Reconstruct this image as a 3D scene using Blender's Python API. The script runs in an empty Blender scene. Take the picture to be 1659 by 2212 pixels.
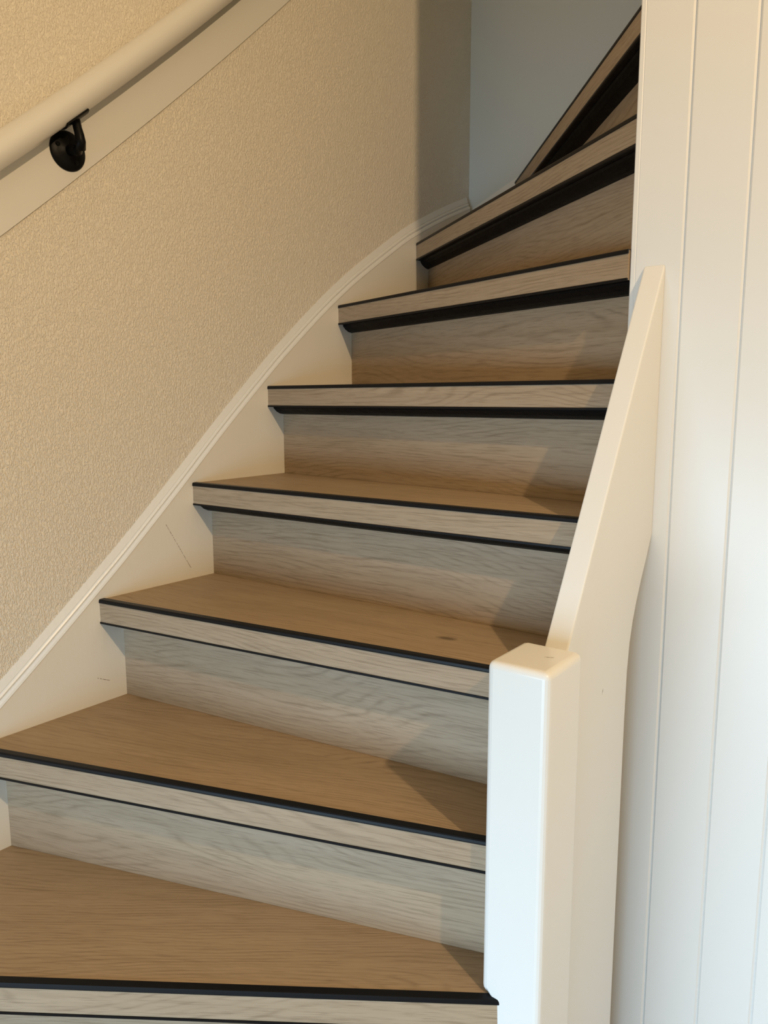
import bpy, bmesh, math, random
from mathutils import Vector, Matrix

random.seed(7)
R = math.radians
scene = bpy.context.scene
C = scene.collection
CZ = 1.304                     # eye height above the floor; tables below are given relative to the eye

# ------------------------------------------------------------------ camera
F_PX, YAW, PITCH, ROLL = 1655.57, -0.64970, -0.14745, 0.00232
cam = bpy.data.cameras.new('camera')
cam.sensor_fit = 'HORIZONTAL'; cam.sensor_width = 36.0
cam.lens = F_PX / 1659.0 * 36.0
cam.clip_start = 0.02
co = bpy.data.objects.new('camera', cam); C.objects.link(co)
fwd = Vector((math.sin(YAW) * math.cos(PITCH), math.cos(YAW) * math.cos(PITCH), math.sin(PITCH)))
rgt = Vector((math.cos(YAW), -math.sin(YAW), 0)); dwn = fwd.cross(rgt)
r2 = rgt * math.cos(ROLL) + dwn * math.sin(ROLL); d2 = -rgt * math.sin(ROLL) + dwn * math.cos(ROLL)
co.matrix_world = Matrix(((r2.x, -d2.x, -fwd.x, 0), (r2.y, -d2.y, -fwd.y, 0), (r2.z, -d2.z, -fwd.z, CZ), (0, 0, 0, 1)))
scene.camera = co

# ------------------------------------------------------------------ world, lights, exposure
w = bpy.data.worlds.new('world'); scene.world = w; w.use_nodes = True
bg = w.node_tree.nodes['Background']
bg.inputs[0].default_value = (1.0, 0.88, 0.45, 1); bg.inputs[1].default_value = 0.23

def light(name, kind, loc, energy, col, **kw):
    l = bpy.data.lights.new(name, kind); l.energy = energy; l.color = col
    for k, v in kw.items(): setattr(l, k, v)
    o = bpy.data.objects.new(name, l); C.objects.link(o); o.location = loc
    return o
LAMP = (0.94, 0.15, 1.06)
light('hanging_lamp_bulb', 'POINT', (LAMP[0], LAMP[1], LAMP[2] + CZ), 80, (1.0, 0.715, 0.41), shadow_soft_size=0.025)
win = light('window_daylight', 'AREA', (-0.34, -1.25, -0.80 + CZ), 16.0, (0.52, 0.77, 1.0), shape='RECTANGLE', size=1.75, size_y=0.9, spread=R(90))
win.rotation_euler = (R(84), 0, 0)     # low glazing behind the viewer, shines towards +y

vs = scene.view_settings
vs.view_transform = 'Standard'; vs.look = 'None'; vs.exposure = 0.0; vs.gamma = 1.0; vs.use_curve_mapping = False

# ------------------------------------------------------------------ materials
def new_mat(name):
    m = bpy.data.materials.new(name); m.use_nodes = True
    nt = m.node_tree; b = nt.nodes['Principled BSDF']
    return m, nt, b
def node(nt, typ, **kw):
    n = nt.nodes.new(typ)
    for k, v in kw.items(): setattr(n, k, v)
    return n
def mapping(nt, scale, offset=None, src=None):
    mp = node(nt, 'ShaderNodeMapping'); mp.inputs['Scale'].default_value = scale
    if src is None:
        tc = node(nt, 'ShaderNodeTexCoord'); src = tc.outputs['Object']
    nt.links.new(src, mp.inputs['Vector'])
    return mp.outputs['Vector']
def noise(nt, vec, scale, detail=2, rough=0.5, dist=0.0):
    n = node(nt, 'ShaderNodeTexNoise'); n.inputs['Scale'].default_value = scale
    n.inputs['Detail'].default_value = detail; n.inputs['Roughness'].default_value = rough
    n.inputs['Distortion'].default_value = dist
    nt.links.new(vec, n.inputs['Vector']); return n.outputs['Fac']
def ramp(nt, fac, stops):
    r = node(nt, 'ShaderNodeValToRGB'); e = r.color_ramp.elements
    while len(e) < len(stops): e.new(0.5)
    for k, (p, c) in enumerate(stops): e[k].position = p; e[k].color = c if len(c) == 4 else (*c, 1)
    nt.links.new(fac, r.inputs[0]); return r.outputs['Color']
def math_n(nt, op, a, b=None):
    n = node(nt, 'ShaderNodeMath', operation=op)
    for k, v in enumerate((a, b)):
        if v is None: continue
        if isinstance(v, (int, float)): n.inputs[k].default_value = v
        else: nt.links.new(v, n.inputs[k])
    return n.outputs[0]
def mixc(nt, fac, a, b, typ='MIX'):
    n = node(nt, 'ShaderNodeMix', data_type='RGBA', blend_type=typ)
    for s, v in ((n.inputs[0], fac), (n.inputs[6], a), (n.inputs[7], b)):
        if isinstance(v, (int, float)): s.default_value = v
        elif isinstance(v, tuple): s.default_value = v if len(v) == 4 else (*v, 1)
        else: nt.links.new(v, s)
    return n.outputs[2]
def bump(nt, b, h, strength, dist):
    n = node(nt, 'ShaderNodeBump'); n.inputs['Strength'].default_value = strength; n.inputs['Distance'].default_value = dist
    nt.links.new(h, n.inputs['Height']); nt.links.new(n.outputs['Normal'], b.inputs['Normal'])

def scratch(nt, col, A, B, width, dark):
    """a thin worn line from A to B (object space) over colour col"""
    A = Vector(A); AB = Vector(B) - A
    tc = node(nt, 'ShaderNodeTexCoord')
    d = node(nt, 'ShaderNodeVectorMath', operation='SUBTRACT'); nt.links.new(tc.outputs['Object'], d.inputs[0]); d.inputs[1].default_value = A
    dt = node(nt, 'ShaderNodeVectorMath', operation='DOT_PRODUCT'); nt.links.new(d.outputs[0], dt.inputs[0]); dt.inputs[1].default_value = AB / AB.length_squared
    t = node(nt, 'ShaderNodeClamp'); nt.links.new(dt.outputs['Value'], t.inputs[0])
    sc = node(nt, 'ShaderNodeVectorMath', operation='SCALE'); sc.inputs[0].default_value = AB; nt.links.new(t.outputs[0], sc.inputs['Scale'])
    e = node(nt, 'ShaderNodeVectorMath', operation='SUBTRACT'); nt.links.new(d.outputs[0], e.inputs[0]); nt.links.new(sc.outputs[0], e.inputs[1])
    ln = node(nt, 'ShaderNodeVectorMath', operation='LENGTH'); nt.links.new(e.outputs[0], ln.inputs[0])
    near = math_n(nt, 'LESS_THAN', ln.outputs['Value'], width)
    brk = ramp(nt, noise(nt, tc.outputs['Object'], 260, 2), [(0.40, (0, 0, 0)), (0.52, (0.8, 0.8, 0.8))])
    return mixc(nt, math_n(nt, 'MULTIPLY', near, brk), col, dark)

def paint(name, col, rough=0.4, brush=0.0004, scale=90, spec=0.5, marks=()):
    m, nt, b = new_mat(name)
    v = mapping(nt, (1, 1, 0.25))
    n1 = noise(nt, v, scale, 3, 0.6); n2 = noise(nt, v, 6, 2)
    c = mixc(nt, math_n(nt, 'MULTIPLY', n2, 0.10), col, tuple(x * 0.86 for x in col))
    for A, B, wd_ in marks: c = scratch(nt, c, A, B, wd_, (0.20, 0.13, 0.08))
    nt.links.new(c, b.inputs['Base Color'])
    b.inputs['Roughness'].default_value = rough; b.inputs['Specular IOR Level'].default_value = spec
    bump(nt, b, n1, 0.35, brush)
    return m

def oak(name, light_c, mid_c, dark_c, knot=None, line=0.42):
    m, nt, b = new_mat(name)
    tc = node(nt, 'ShaderNodeTexCoord'); oi = node(nt, 'ShaderNodeObjectInfo')
    off = node(nt, 'ShaderNodeVectorMath', operation='SCALE')
    cmb = node(nt, 'ShaderNodeCombineXYZ')
    nt.links.new(oi.outputs['Random'], cmb.inputs[0]); nt.links.new(oi.outputs['Random'], cmb.inputs[1]); nt.links.new(oi.outputs['Random'], cmb.inputs[2])
    nt.links.new(cmb.outputs[0], off.inputs[0]); off.inputs['Scale'].default_value = 37.0
    add = node(nt, 'ShaderNodeVectorMath', operation='ADD')
    nt.links.new(tc.outputs['Object'], add.inputs[0]); nt.links.new(off.outputs[0], add.inputs[1])
    src = add.outputs[0]
    # growth rings: nearly straight lines along the plank, bent by a long stretched noise into cathedral figure
    sep = node(nt, 'ShaderNodeSeparateXYZ'); nt.links.new(src, sep.inputs[0])
    vv = math_n(nt, 'ADD', sep.outputs[1], sep.outputs[2])
    warp = noise(nt, mapping(nt, (1.5, 6.0, 6.0), src=src), 1.0, 1.2, 0.4, 0.15)
    wob = noise(nt, mapping(nt, (14, 60, 60), src=src), 1.0, 2, 0.5)
    ph = math_n(nt, 'ADD', math_n(nt, 'MULTIPLY', vv, 125.0), math_n(nt, 'ADD', math_n(nt, 'MULTIPLY', warp, 26.0), math_n(nt, 'MULTIPLY', wob, 0.9)))
    if knot:
        d = node(nt, 'ShaderNodeVectorMath', operation='SUBTRACT'); nt.links.new(tc.outputs['Object'], d.inputs[0]); d.inputs[1].default_value = knot
        ds = node(nt, 'ShaderNodeVectorMath', operation='MULTIPLY'); nt.links.new(d.outputs[0], ds.inputs[0]); ds.inputs[1].default_value = (48, 110, 0)
        ln = node(nt, 'ShaderNodeVectorMath', operation='LENGTH'); nt.links.new(ds.outputs[0], ln.inputs[0])
        kd = math_n(nt, 'DIVIDE', 1.0, math_n(nt, 'ADD', math_n(nt, 'POWER', ln.outputs['Value'], 2.0), 1.0))
        ph = math_n(nt, 'ADD', ph, math_n(nt, 'MULTIPLY', kd, 4.0))
    ring = math_n(nt, 'SINE', math_n(nt, 'MULTIPLY', ph, 6.2832))
    ring01 = math_n(nt, 'ADD', math_n(nt, 'MULTIPLY', ring, 0.5), 0.5)
    ringline = math_n(nt, 'POWER', ring01, 4.0)
    streak = noise(nt, mapping(nt, (3.0, 120, 120), src=src), 1.0, 3, 0.6)
    pores = noise(nt, mapping(nt, (22, 620, 620), src=src), 1.0, 2, 0.6)
    cloud = noise(nt, mapping(nt, (2.0, 14, 14), src=src), 1.0, 3, 0.55)
    base = ramp(nt, math_n(nt, 'ADD', math_n(nt, 'MULTIPLY', cloud, 0.55), math_n(nt, 'MULTIPLY', streak, 0.45)),
                [(0.30, mid_c), (0.70, light_c)])
    porem = math_n(nt, 'MULTIPLY', ramp(nt, pores, [(0.52, (0, 0, 0)), (0.66, (1, 1, 1))]), 0.38)
    brk = ramp(nt, noise(nt, mapping(nt, (9, 70, 70), src=src), 1.0, 2), [(0.38, (0.08,) * 3), (0.66, (1, 1, 1))])
    lin = math_n(nt, 'MULTIPLY', math_n(nt, 'MULTIPLY', ringline, brk), line)
    c1 = mixc(nt, lin, base, dark_c)
    c2 = mixc(nt, porem, c1, dark_c)
    if knot:
        kk = ramp(nt, kd, [(0.50, (0, 0, 0)), (0.85, (0.75,) * 3)])
        c2 = mixc(nt, kk, c2, tuple(x * 0.55 for x in dark_c))
    nt.links.new(c2, b.inputs['Base Color'])
    b.inputs['Roughness'].default_value = 0.55; b.inputs['Specular IOR Level'].default_value = 0.28
    hgt = math_n(nt, 'SUBTRACT', math_n(nt, 'MULTIPLY', streak, 0.4), math_n(nt, 'ADD', porem, lin))
    bump(nt, b, hgt, 0.35, 0.0006)
    return m

LC, MC, DC = (0.435, 0.328, 0.225), (0.340, 0.250, 0.162), (0.165, 0.110, 0.060)
M_oak = oak('oak_plank', LC, MC, DC)
M_oak_knot = oak('oak_plank_knotted', LC, MC, DC, knot=(0.636, 0.092, 0))

m, nt, b = new_mat('black_profile'); M_black = m
b.inputs['Base Color'].default_value = (0.006, 0.006, 0.007, 1); b.inputs['Roughness'].default_value = 0.38
b.inputs['Specular IOR Level'].default_value = 0.16
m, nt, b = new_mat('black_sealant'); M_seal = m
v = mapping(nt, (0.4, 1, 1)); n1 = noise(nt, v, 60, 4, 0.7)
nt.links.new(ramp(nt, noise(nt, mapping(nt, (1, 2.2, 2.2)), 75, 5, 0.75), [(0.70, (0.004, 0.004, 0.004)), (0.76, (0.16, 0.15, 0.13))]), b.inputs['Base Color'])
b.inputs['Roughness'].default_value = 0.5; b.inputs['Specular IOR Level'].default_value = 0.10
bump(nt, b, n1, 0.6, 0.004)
m, nt, b = new_mat('black_bracket_metal'); M_metal = m
b.inputs['Base Color'].default_value = (0.004, 0.004, 0.004, 1); b.inputs['Roughness'].default_value = 0.40
b.inputs['Specular IOR Level'].default_value = 0.14
nn = noise(nt, mapping(nt, (1, 1, 1)), 400, 2); bump(nt, b, nn, 0.2, 0.0003)

M_white = paint('white_gloss_paint', (0.80, 0.79, 0.76), 0.30, marks=(((-0.369, 0.980, 0.902), (-0.369, 0.9815, 0.908), 0.0012), ((-0.375, 0.808, 1.001), (-0.366, 0.812, 1.001), 0.0011)))
M_string = paint('white_stringer_paint', (0.84, 0.81, 0.75), 0.42, 0.0008, 70, marks=(((-1.2081, 0.900, 1.066), (-1.2081, 0.956, 0.970), 0.0006), ((-1.2081, 0.737, 0.808), (-1.2081, 0.762, 0.796), 0.0007)))
M_board = paint('white_panel_paint', (0.80, 0.79, 0.765), 0.33, 0.0003)
M_rail = paint('white_handrail_paint', (0.78, 0.76, 0.72), 0.30, 0.0002)
M_bead = paint('white_bead_paint', (0.82, 0.81, 0.79), 0.30, 0.0006, 120)
M_plain = paint('smooth_white_plaster', (0.66, 0.68, 0.66), 0.8, 0.0012, 30, 0.2)

# left wall: white relief wallpaper with fine vertical worm-like grains
m, nt, b = new_mat('textured_wallpaper'); M_paper = m
b.inputs['Base Color'].default_value = (0.89, 0.815, 0.70, 1); b.inputs['Roughness'].default_value = 0.9; b.inputs['Specular IOR Level'].default_value = 0.10
v = mapping(nt, (1, 1, 0.48)); g1 = noise(nt, v, 430, 2.0, 0.55, 0.4); g2 = noise(nt, v, 170, 1, 0.5)
hh = math_n(nt, 'ADD', ramp(nt, g1, [(0.40, (0, 0, 0)), (0.62, (1, 1, 1))]), math_n(nt, 'MULTIPLY', g2, 0.6))
bump(nt, b, hh, 0.80, 0.0015)
m, nt, b = new_mat('floor_laminate'); M_floor = m
b.inputs['Base Color'].default_value = (0.33, 0.26, 0.19, 1); b.inputs['Roughness'].default_value = 0.5
m, nt, b = new_mat('room_plaster'); M_room = m
b.inputs['Base Color'].default_value = (0.72, 0.70, 0.66, 1); b.inputs['Roughness'].default_value = 0.85

# ------------------------------------------------------------------ mesh helpers
def link(name, me, mats, parent=None, mw=None):
    o = bpy.data.objects.new(name, me); C.objects.link(o)
    for mt in (mats if isinstance(mats, (list, tuple)) else [mats]): me.materials.append(mt)
    if parent is not None: o.parent = parent
    if mw is not None: o.matrix_local = mw
    return o
def from_bm(name, bm, mats, parent=None, mw=None, smooth=False):
    bmesh.ops.recalc_face_normals(bm, faces=bm.faces)
    me = bpy.data.meshes.new(name); bm.to_mesh(me); bm.free()
    if smooth:
        for p in me.polygons: p.use_smooth = True
    return link(name, me, mats, parent, mw)
def prism(bm, poly, axis, a, b):
    """poly: 2-D points in the plane normal to axis; extruded from a to b"""
    def P(p, t):
        return {'x': (t, p[0], p[1]), 'y': (p[0], t, p[1]), 'z': (p[0], p[1], t)}[axis]
    A = [bm.verts.new(P(p, a)) for p in poly]; B = [bm.verts.new(P(p, b)) for p in poly]
    n = len(poly)
    bm.faces.new(A); bm.faces.new(B[::-1])
    for i in range(n): bm.faces.new((A[i], B[i], B[(i + 1) % n], A[(i + 1) % n]))
def box(bm, x0, x1, y0, y1, z0, z1): prism(bm, [(x0, y0), (x1, y0), (x1, y1), (x0, y1)], 'z', z0, z1)
def bevel(bm, w, seg=2):
    bmesh.ops.bevel(bm, geom=list(bm.edges), offset=w, segments=seg, profile=0.5, affect='EDGES', clamp_overlap=True)
def tube(bm, pts, rad, n=16, caps=True):
    pts = [Vector(p) for p in pts]; rings = []
    for i, p in enumerate(pts):
        t = (pts[min(i + 1, len(pts) - 1)] - pts[max(i - 1, 0)]).normalized()
        u = t.cross(Vector((1, 0.13, 0.07))).normalized(); vv = t.cross(u).normalized()
        r = rad[i] if isinstance(rad, (list, tuple)) else rad
        rings.append([bm.verts.new(p + (u * math.cos(2 * math.pi * k / n) + vv * math.sin(2 * math.pi * k / n)) * r) for k in range(n)])
    for a, b_ in zip(rings, rings[1:]):
        for k in range(n): bm.faces.new((a[k], a[(k + 1) % n], b_[(k + 1) % n], b_[k]))
    if caps: bm.faces.new(rings[0]); bm.faces.new(rings[-1][::-1])
def empty(name, loc=(0, 0, 0), parent=None):
    o = bpy.data.objects.new(name, None); C.objects.link(o); o.location = loc; o.empty_display_size = 0.1
    if parent is not None: o.parent = parent
    return o
def struct(o): o['kind'] = 'structure'; return o
def clip(poly, nx, ny, d):
    """keep the part of the polygon where nx*x+ny*y<=d"""
    out = []
    for i, p in enumerate(poly):
        q = poly[(i + 1) % len(poly)]
        fp = nx * p[0] + ny * p[1] - d; fq = nx * q[0] + ny * q[1] - d
        if fp <= 0: out.append(p)
        if (fp < 0 < fq) or (fq < 0 < fp):
            t = fp / (fp - fq); out.append((p[0] + (q[0] - p[0]) * t, p[1] + (q[1] - p[1]) * t))
    return out

# ------------------------------------------------------------------ the setting
XW = -1.222          # left wall surface
XS = -1.2081         # face of the wall stringer
YB = 2.022           # back wall surface
YS = 2.010           # face of the back stringer
YP = 1.158           # face of the panelled wall
XP = -0.4215         # its free edge
CEIL = 2.05
TOP = 2.05

def shell(name, mat, *boxes):
    bm = bmesh.new()
    for bx_ in boxes: box(bm, *bx_[:4], bx_[4] + CZ, bx_[5] + CZ)
    return struct(from_bm(name, bm, mat))
shell('floor', M_floor, (XW - 0.1, 2.7, -1.6, YB + 0.1, -CZ - 0.08, -CZ))
shell('wall_left', M_paper, (XW - 0.1, XW, -1.6, YB + 0.1, -CZ, TOP))
shell('wall_back', M_plain, (XW, 2.6, YB, YB + 0.1, -CZ, TOP))
shell('ceiling', M_room, (XW - 0.1, 2.7, -1.6, YB + 0.1, CEIL, CEIL + 0.1))

# panelled wall facing the room: studwork behind, tongue-and-groove boards as parts
bm = bmesh.new(); box(bm, XP + 0.001, 2.6, YP + 0.016, YP + 0.075, 0, CEIL + CZ)
pw = struct(from_bm('wall_right', bm, M_board))
edges = [XP, -0.3452, -0.2627, -0.1857]
wd = [0.081, 0.078, 0.082, 0.079]
while edges[-1] < 2.55: edges.append(edges[-1] + wd[len(edges) % 4])
edges[-1] = 2.6
VG, VD = 0.0031, 0.0036
for k in range(len(edges) - 1):
    x0, x1 = edges[k], edges[k + 1]
    if k == 0:
        poly = [(x0, YP + .016), (x0, YP + .0035), (x0 + .0006, YP + .0015), (x0 + .002, YP), (x0 + .0075, YP), (x0 + .0085, YP + .0006), (x0 + .0095, YP)]
    else:
        poly = [(x0, YP + .016), (x0, YP + VD), (x0 + VG, YP)]
    poly += [(x1 - VG, YP), (x1, YP + VD), (x1, YP + .016)]
    bm = bmesh.new(); prism(bm, poly, 'z', 0, CEIL + CZ)
    from_bm('board', bm, M_board, pw)

# ------------------------------------------------------------------ staircase
H, RISE, T, OV = 0.7343, 0.19, 0.0435, 0.0465
st = empty('staircase', (XS, 0.2, 0))
st['label'] = 'winder staircase with oak-look treads and risers, black nosings and white strings'
st['category'] = 'staircase'
stI = Matrix.Translation(Vector((XS, 0.2, 0))).inverted()
# step: (left point of the nosing line x, y, direction in degrees, right limit)
STEPS = {-2: (-0.55, 0.10, 70.0), -1: (XS, -0.30, 51.0), 0: (XS, 0.2025, 34.436), 1: (XS, 0.5144, 18.675), 2: (XS, 0.7495, 8.451), 3: (XS, 0.9664, 1.486),
         4: (XS, 1.1770, -5.427), 5: (XS, 1.4130, -18.49), 6: (XS, 1.7337, -36.07), 7: (-1.0671, 2.010, -51.02), 8: (-0.72, 2.010, -67.5)}
def xlim(i):
    return -0.3935 if i <= 0 else (-0.405 if i <= 3 and i != 2 else (-0.39 if i == 2 else XP - 0.0003))
def half(i, off):
    x, y, a = STEPS[i]; a = R(a); n = (-math.sin(a), math.cos(a))
    return n, n[0] * x + n[1] * y + off
def region(i, o0, o1, emb=0.012, lim=None):
    """plan polygon between offsets o0 (front) and o1 behind nosing line i; o1 may be ('next', d)"""
    P = [(-3, -3), (3, -3), (3, 3), (-3, 3)]
    n, d = half(i, o0); P = clip(P, -n[0], -n[1], -d)
    if isinstance(o1, tuple):
        if i + 1 in STEPS: n, d = half(i + 1, OV + o1[1])
        else: n, d = half(i, 0.3)
    else: n, d = half(i, o1)
    P = clip(P, n[0], n[1], d)
    P = clip(P, -1, 0, -(XS - emb)); P = clip(P, 0, 1, YS + emb * 0.6); P = clip(P, 1, 0, xlim(i) if lim is None else lim); P = clip(P, 0, -1, 0.25)
    return P
def local(i, P):
    x, y, a = STEPS[i]; a = R(a); c, s = math.cos(a), math.sin(a)
    return [((px - x) * c + (py - y) * s, -(px - x) * s + (py - y) * c) for px, py in P]
def step_mat(i):
    x, y, a = STEPS[i]
    return Matrix.Translation(Vector((x, y, CZ - H + i * RISE))) @ Matrix.Rotation(R(a), 4, 'Z')
def tidy(P, eps=1e-5):
    Q = []
    for p in P:
        if not Q or math.hypot(p[0] - Q[-1][0], p[1] - Q[-1][1]) > eps: Q.append(p)
    if math.hypot(Q[0][0] - Q[-1][0], Q[0][1] - Q[-1][1]) < eps: Q.pop()
    return Q
def ends(i, off):
    """x-range (local) of the line at depth off inside the stair"""
    P = local(i, region(i, off, off + 0.0005, 0.0003, -0.405 if i == 4 else None)); xs = [p[0] for p in P]
    return min(xs), max(xs)
def swept(i, prof):
    """cross-section (depth, height) swept along the nosing, its ends cut by the stair's sides"""
    bm = bmesh.new(); A, B = [], []
    for dpt, hgt in prof:
        x0, x1 = ends(i, dpt); A.append(bm.verts.new((x0, dpt, hgt))); B.append(bm.verts.new((x1, dpt, hgt)))
    n = len(prof); bm.faces.new(A); bm.faces.new(B[::-1])
    for k in range(n): bm.faces.new((A[k], B[k], B[(k + 1) % n], A[(k + 1) % n]))
    return bm
for i in sorted(STEPS):
    M = stI @ step_mat(i)
    # tread: core with a plank on top, underside painted black
    P = local(i, tidy(region(i, 0.004, ('next', 0.012))))
    bm = bmesh.new(); prism(bm, P, 'z', -T + 0.0005, 0.0)
    bmesh.ops.recalc_face_normals(bm, faces=bm.faces)
    for f in bm.faces: f.material_index = 1 if f.normal.z < -0.9 else 0
    tr = from_bm('tread', bm, [M_oak_knot if i == 2 else M_oak, M_seal], st, M)
    I = Matrix.Identity(4)
    fp = from_bm('nosing_plank', swept(i, [(0.0012, -T + 0.003), (0.0012, -0.0052), (0.0039, -0.0052), (0.0039, -T + 0.003)]), M_oak, tr, I)
    from_bm('top_nosing_strip', swept(i, [(0.0, -0.0058), (-0.0004, -0.0045), (0.0, -0.0010), (0.0010, 0.0006), (0.0022, 0.0010), (0.0112, 0.0013), (0.0122, 0.0002), (0.0122, -0.0008), (0.0039, -0.0008), (0.0039, -0.0058)]), M_black, tr, I)
    from_bm('bottom_nosing_strip', swept(i, [(0.0, -T - 0.0004), (-0.0002, -T + 0.0030), (0.0039, -T + 0.0030), (0.0039, -T - 0.0004)]), M_black, tr, I)
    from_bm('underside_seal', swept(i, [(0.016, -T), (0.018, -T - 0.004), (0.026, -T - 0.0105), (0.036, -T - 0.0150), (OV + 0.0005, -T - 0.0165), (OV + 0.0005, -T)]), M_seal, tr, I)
    # riser below this tread
    P = local(i, tidy(region(i, OV, OV + 0.011, 0.004)))
    bm = bmesh.new(); prism(bm, P, 'z', -RISE + 0.0003, -T)
    from_bm('riser', bm, M_oak, st, M)

# wall stringer, its curved upper edge capped by a beaded strip
PATH = [(-1.0, -1.70), (0.0, -0.945), (0.30, -0.705), (0.5628, -0.4956), (0.6588, -0.4175), (0.7516, -0.3395), (0.8156, -0.2847), (0.9262, -0.1846), (0.9902, -0.1250),
        (1.0558, -0.0640), (1.1504, 0.0201), (1.2345, 0.0922), (1.356, 0.1880), (1.4438, 0.2510), (1.5082, 0.2930), (1.6222, 0.3620), (1.7208, 0.4180), (1.87, 0.4871), (2.006, 0.5425)]
def spline(P, n=5):
    out = []
    for k in range(len(P) - 1):
        p0 = P[max(k - 1, 0)]; p1 = P[k]; p2 = P[k + 1]; p3 = P[min(k + 2, len(P) - 1)]
        for j in range(n):
            t = j / n
            out.append(tuple(0.5 * ((2 * b_) + (-a + c) * t + (2 * a - 5 * b_ + 4 * c - d) * t * t + (-a + 3 * b_ - 3 * c + d) * t ** 3) for a, b_, c, d in zip(p0, p1, p2, p3)))
    out.append(P[-1]); return out
PT = spline(PATH)
def run_profile(name, prof, mats, pts, place, idx=None, parent=None):
    bm = bmesh.new(); rows = []
    for (s, z) in pts: rows.append([bm.verts.new(place(s, z, dx, dz)) for dx, dz in prof])
    n = len(prof)
    for a, b_ in zip(rows, rows[1:]):
        for k in range(n):
            f = bm.faces.new((a[k], a[(k + 1) % n], b_[(k + 1) % n], b_[k]))
            if idx: f.material_index = idx[k]
    bm.faces.new(rows[0]); bm.faces.new(rows[-1][::-1])
    return from_bm(name, bm, mats, parent, stI if parent is st else Matrix.Identity(4))
sx = lambda y, z, dx, dz: (XS + dx, y, max(z + dz + CZ, 0.002))
ws = run_profile('wall_stringer', [(-0.0135, 0.004), (0.0, 0.0), (0.0, -0.34), (-0.0135, -0.34)], M_string, PT, sx, None, st)
ws['label'] = 'white painted stringer board along the textured wall'
bead = [(-0.0137, 0.0335), (-0.0128, 0.0340), (-0.0075, 0.0190), (-0.0079, 0.0170), (-0.0055, 0.0160), (-0.0040, 0.0128), (-0.0048, 0.0100), (-0.0058, 0.0085), (-0.0028, 0.0074), (-0.0004, 0.0045), (0.0010, 0.0005), (0.0002, -0.0010), (-0.0135, -0.0010)]
run_profile('beaded_strip', bead, M_bead, PT, sx, None, ws)
# back stringer
PB = [(XS, 0.5130), (-1.1128, 0.5560), (-1.0674, 0.5750), (-0.90, 0.665), (-0.65, 0.83), (-0.40, 1.05)]
by = lambda x, z, dx, dz: (x, YS - dx, z + dz + CZ)
bs = run_profile('back_stringer', [(-0.0115, 0.004), (0.0, 0.0), (0.0, -0.34), (-0.0115, -0.34)], M_string, PB, by, None, st)
run_profile('beaded_strip', [(max(a, -0.0118), c) for a, c in bead], M_bead, PB, by, None, bs)

# outer stringer: steep board between newel post and panelled wall
OS0, OS1 = -0.400, -0.369
poly = [(0.800, 0.0), (0.800, -0.405 + CZ), (1.1578, 0.1905 + CZ), (1.1578, -0.205 + CZ), (1.140, -0.232 + CZ), (1.118, -0.267 + CZ), (1.101, -0.298 + CZ), (1.089, -0.325 + CZ),
        (1.080, -0.356 + CZ), (1.0745, -0.397 + CZ), (1.072, -0.474 + CZ), (1.072, 0.0)]
bm = bmesh.new(); prism(bm, poly, 'x', OS0, OS1); bevel(bm, 0.0022, 2)
os_ = from_bm('outer_stringer', bm, M_white, st, stI)
os_['label'] = 'steep white board rising from newel post to panelled wall'
# newel post, notched over the end of the lowest visible tread
poly = [(-0.425, -0.303 + CZ), (-0.346, -0.303 + CZ), (-0.346, 0.0), (-0.393, 0.0), (-0.393, -H + CZ + 0.001), (-0.425, -H + CZ + 0.001)]
bm = bmesh.new(); prism(bm, poly, 'y', 0.757, 0.852); bevel(bm, 0.0085, 4)
npst = from_bm('newel_post', bm, M_white, st, stI)
for p in npst.data.polygons: p.use_smooth = p.area < 0.0012
npst['label'] = 'white newel post with rounded top'

# ------------------------------------------------------------------ handrail on the left wall
SL = 0.845
hr = empty('handrail', (XW, 0.7225, 0.43 + CZ))
hr['label'] = 'round white handrail on a flat board, held by a black bracket on the textured wall'
hr['category'] = 'handrail'
hI = Matrix.Translation(Vector((XW, 0.7225, 0.43 + CZ))).inverted()
bz = lambda y: 0.3965 + 0.8588 * (y - 0.8) + 0.0946 * (y - 0.8) ** 2 + CZ      # board and rail bow slightly
bm = bmesh.new(); y0, y1 = -0.35, 1.62
ys = [y0 + (y1 - y0) * k / 20 for k in range(21)]
prism(bm, [(y, bz(y)) for y in ys] + [(y, bz(y) + 0.138) for y in ys[::-1]], 'x', XW, XW + 0.004)
from_bm('backing_board', bm, M_rail, hr, hI)
rz = lambda y: 0.5199 + 0.860 * (y - 0.8) + 0.12 * (y - 0.8) ** 2 + CZ
RX, RR = -1.190, 0.0223
bm = bmesh.new(); tube(bm, [(RX, y, rz(y)) for y in [-0.30, -0.297] + [-0.25 + 0.06 * k for k in range(31)] + [1.577, 1.58]], [RR - 0.0025] + [RR] * 33 + [RR - 0.0025], 48)
from_bm('rail', bm, M_rail, hr, hI, smooth=True)
bk = empty('bracket', (0, 0, 0), hr); bk.matrix_local = hI
bk['label'] = 'black metal bracket'
cy, cz = 0.7465, 0.4020 + CZ
def disc(bm, prof, n=40):
    rings = []
    for xx, r in prof: rings.append([bm.verts.new((xx, cy + r * math.cos(2 * math.pi * k / n), cz + r * math.sin(2 * math.pi * k / n))) for k in range(n)])
    for a, b_ in zip(rings, rings[1:]):
        for k in range(n): bm.faces.new((a[k], a[(k + 1) % n], b_[(k + 1) % n], b_[k]))
    bm.faces.new(rings[0]); bm.faces.new(rings[-1][::-1])
bm = bmesh.new(); XB = XW + 0.004
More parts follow.
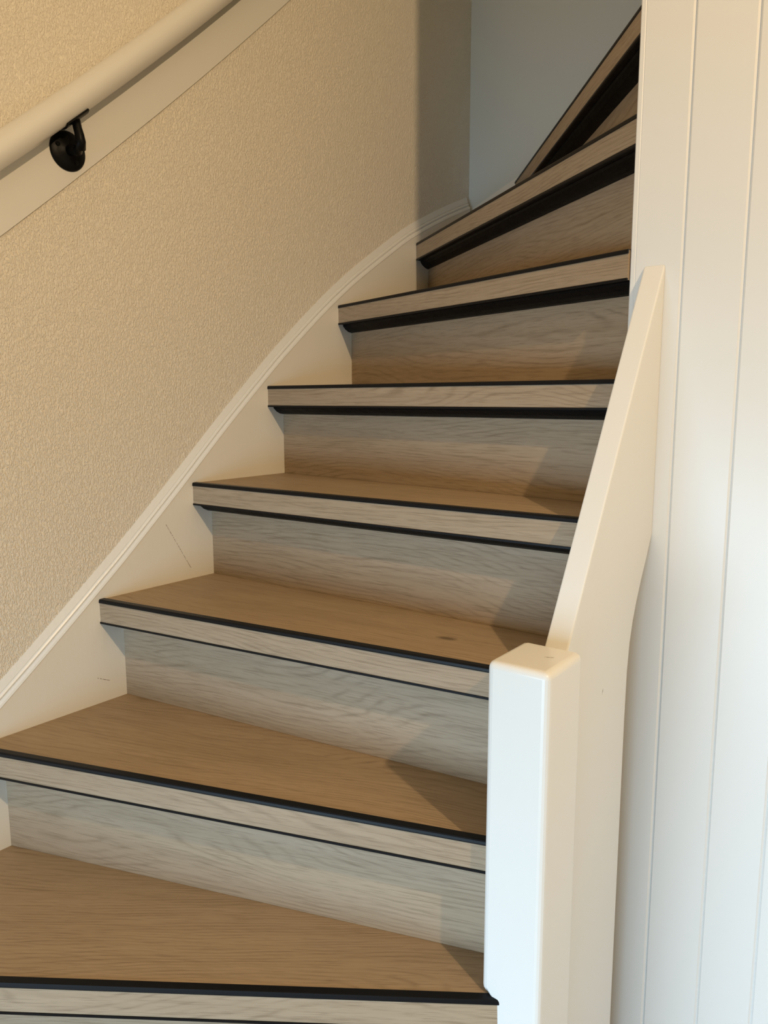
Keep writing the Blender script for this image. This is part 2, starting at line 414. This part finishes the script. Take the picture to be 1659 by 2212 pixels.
disc(bm, [(XB, 0.0312), (XB + .0015, 0.0315), (XB + .0035, 0.0296), (XB + .0060, 0.0200), (XB + .0085, 0.0120), (XB + .010, 0.0085)])
from_bm('rosette', bm, M_metal, bk, smooth=True)
for dy, dz in ((-0.0195, 0.006), (0.012, -0.0165)):
    bm = bmesh.new()
    bmesh.ops.create_cone(bm, cap_ends=True, segments=20, radius1=0.0042, radius2=0.0034, depth=0.003,
                          matrix=Matrix.Translation((XB + .0060, cy + dy, cz + dz)) @ Matrix.Rotation(R(90), 4, 'Y'))
    from_bm('screw', bm, M_metal, bk, smooth=False)
arm = [(XB + .006, cy, cz), (XB + .018, cy + .0005, cz - .0015), (XB + .029, cy + .001, cz - .003), (XB + .037, cy + .001, cz - .001), (XB + .041, cy - .0005, cz + .007),
       (XB + .040, cy - .0015, cz + .017), (XB + .036, cy - .002, cz + .029), (XB + .0315, cy - .001, cz + .0415)]
bm = bmesh.new(); tube(bm, arm, [0.0092, 0.0090, 0.0088, 0.0084, 0.0078, 0.0073, 0.0069, 0.0068], 18)
from_bm('arm', bm, M_metal, bk, smooth=True)
ang = math.atan(SL)
# saddle: a short curved plate hugging the underside of the rail
bm = bmesh.new(); t3 = Vector((0, math.cos(ang), math.sin(ang))); dn = Vector((0, math.sin(ang), -math.cos(ang))); sd = Vector((1, 0, 0))
axc = Vector((RX, 0.7315, rz(0.7315)))
rows = []
for s in (-0.0265, 0.0245):
    row = []
    for rr in (RR + 0.0001, RR + 0.0032):
        for k in range(9):
            th = R(-36 + 72 * k / 8)
            row.append(bm.verts.new(axc + t3 * s + (dn * math.cos(th) + sd * math.sin(th)) * rr))
    rows.append(row)
a, b_ = rows; order = list(range(9)) + list(range(17, 8, -1))
for k in range(18):
    i0, i1 = order[k], order[(k + 1) % 18]; bm.faces.new((a[i0], a[i1], b_[i1], b_[i0]))
bm.faces.new([a[k] for k in order]); bm.faces.new([b_[k] for k in order][::-1])
from_bm('saddle', bm, M_metal, bk)
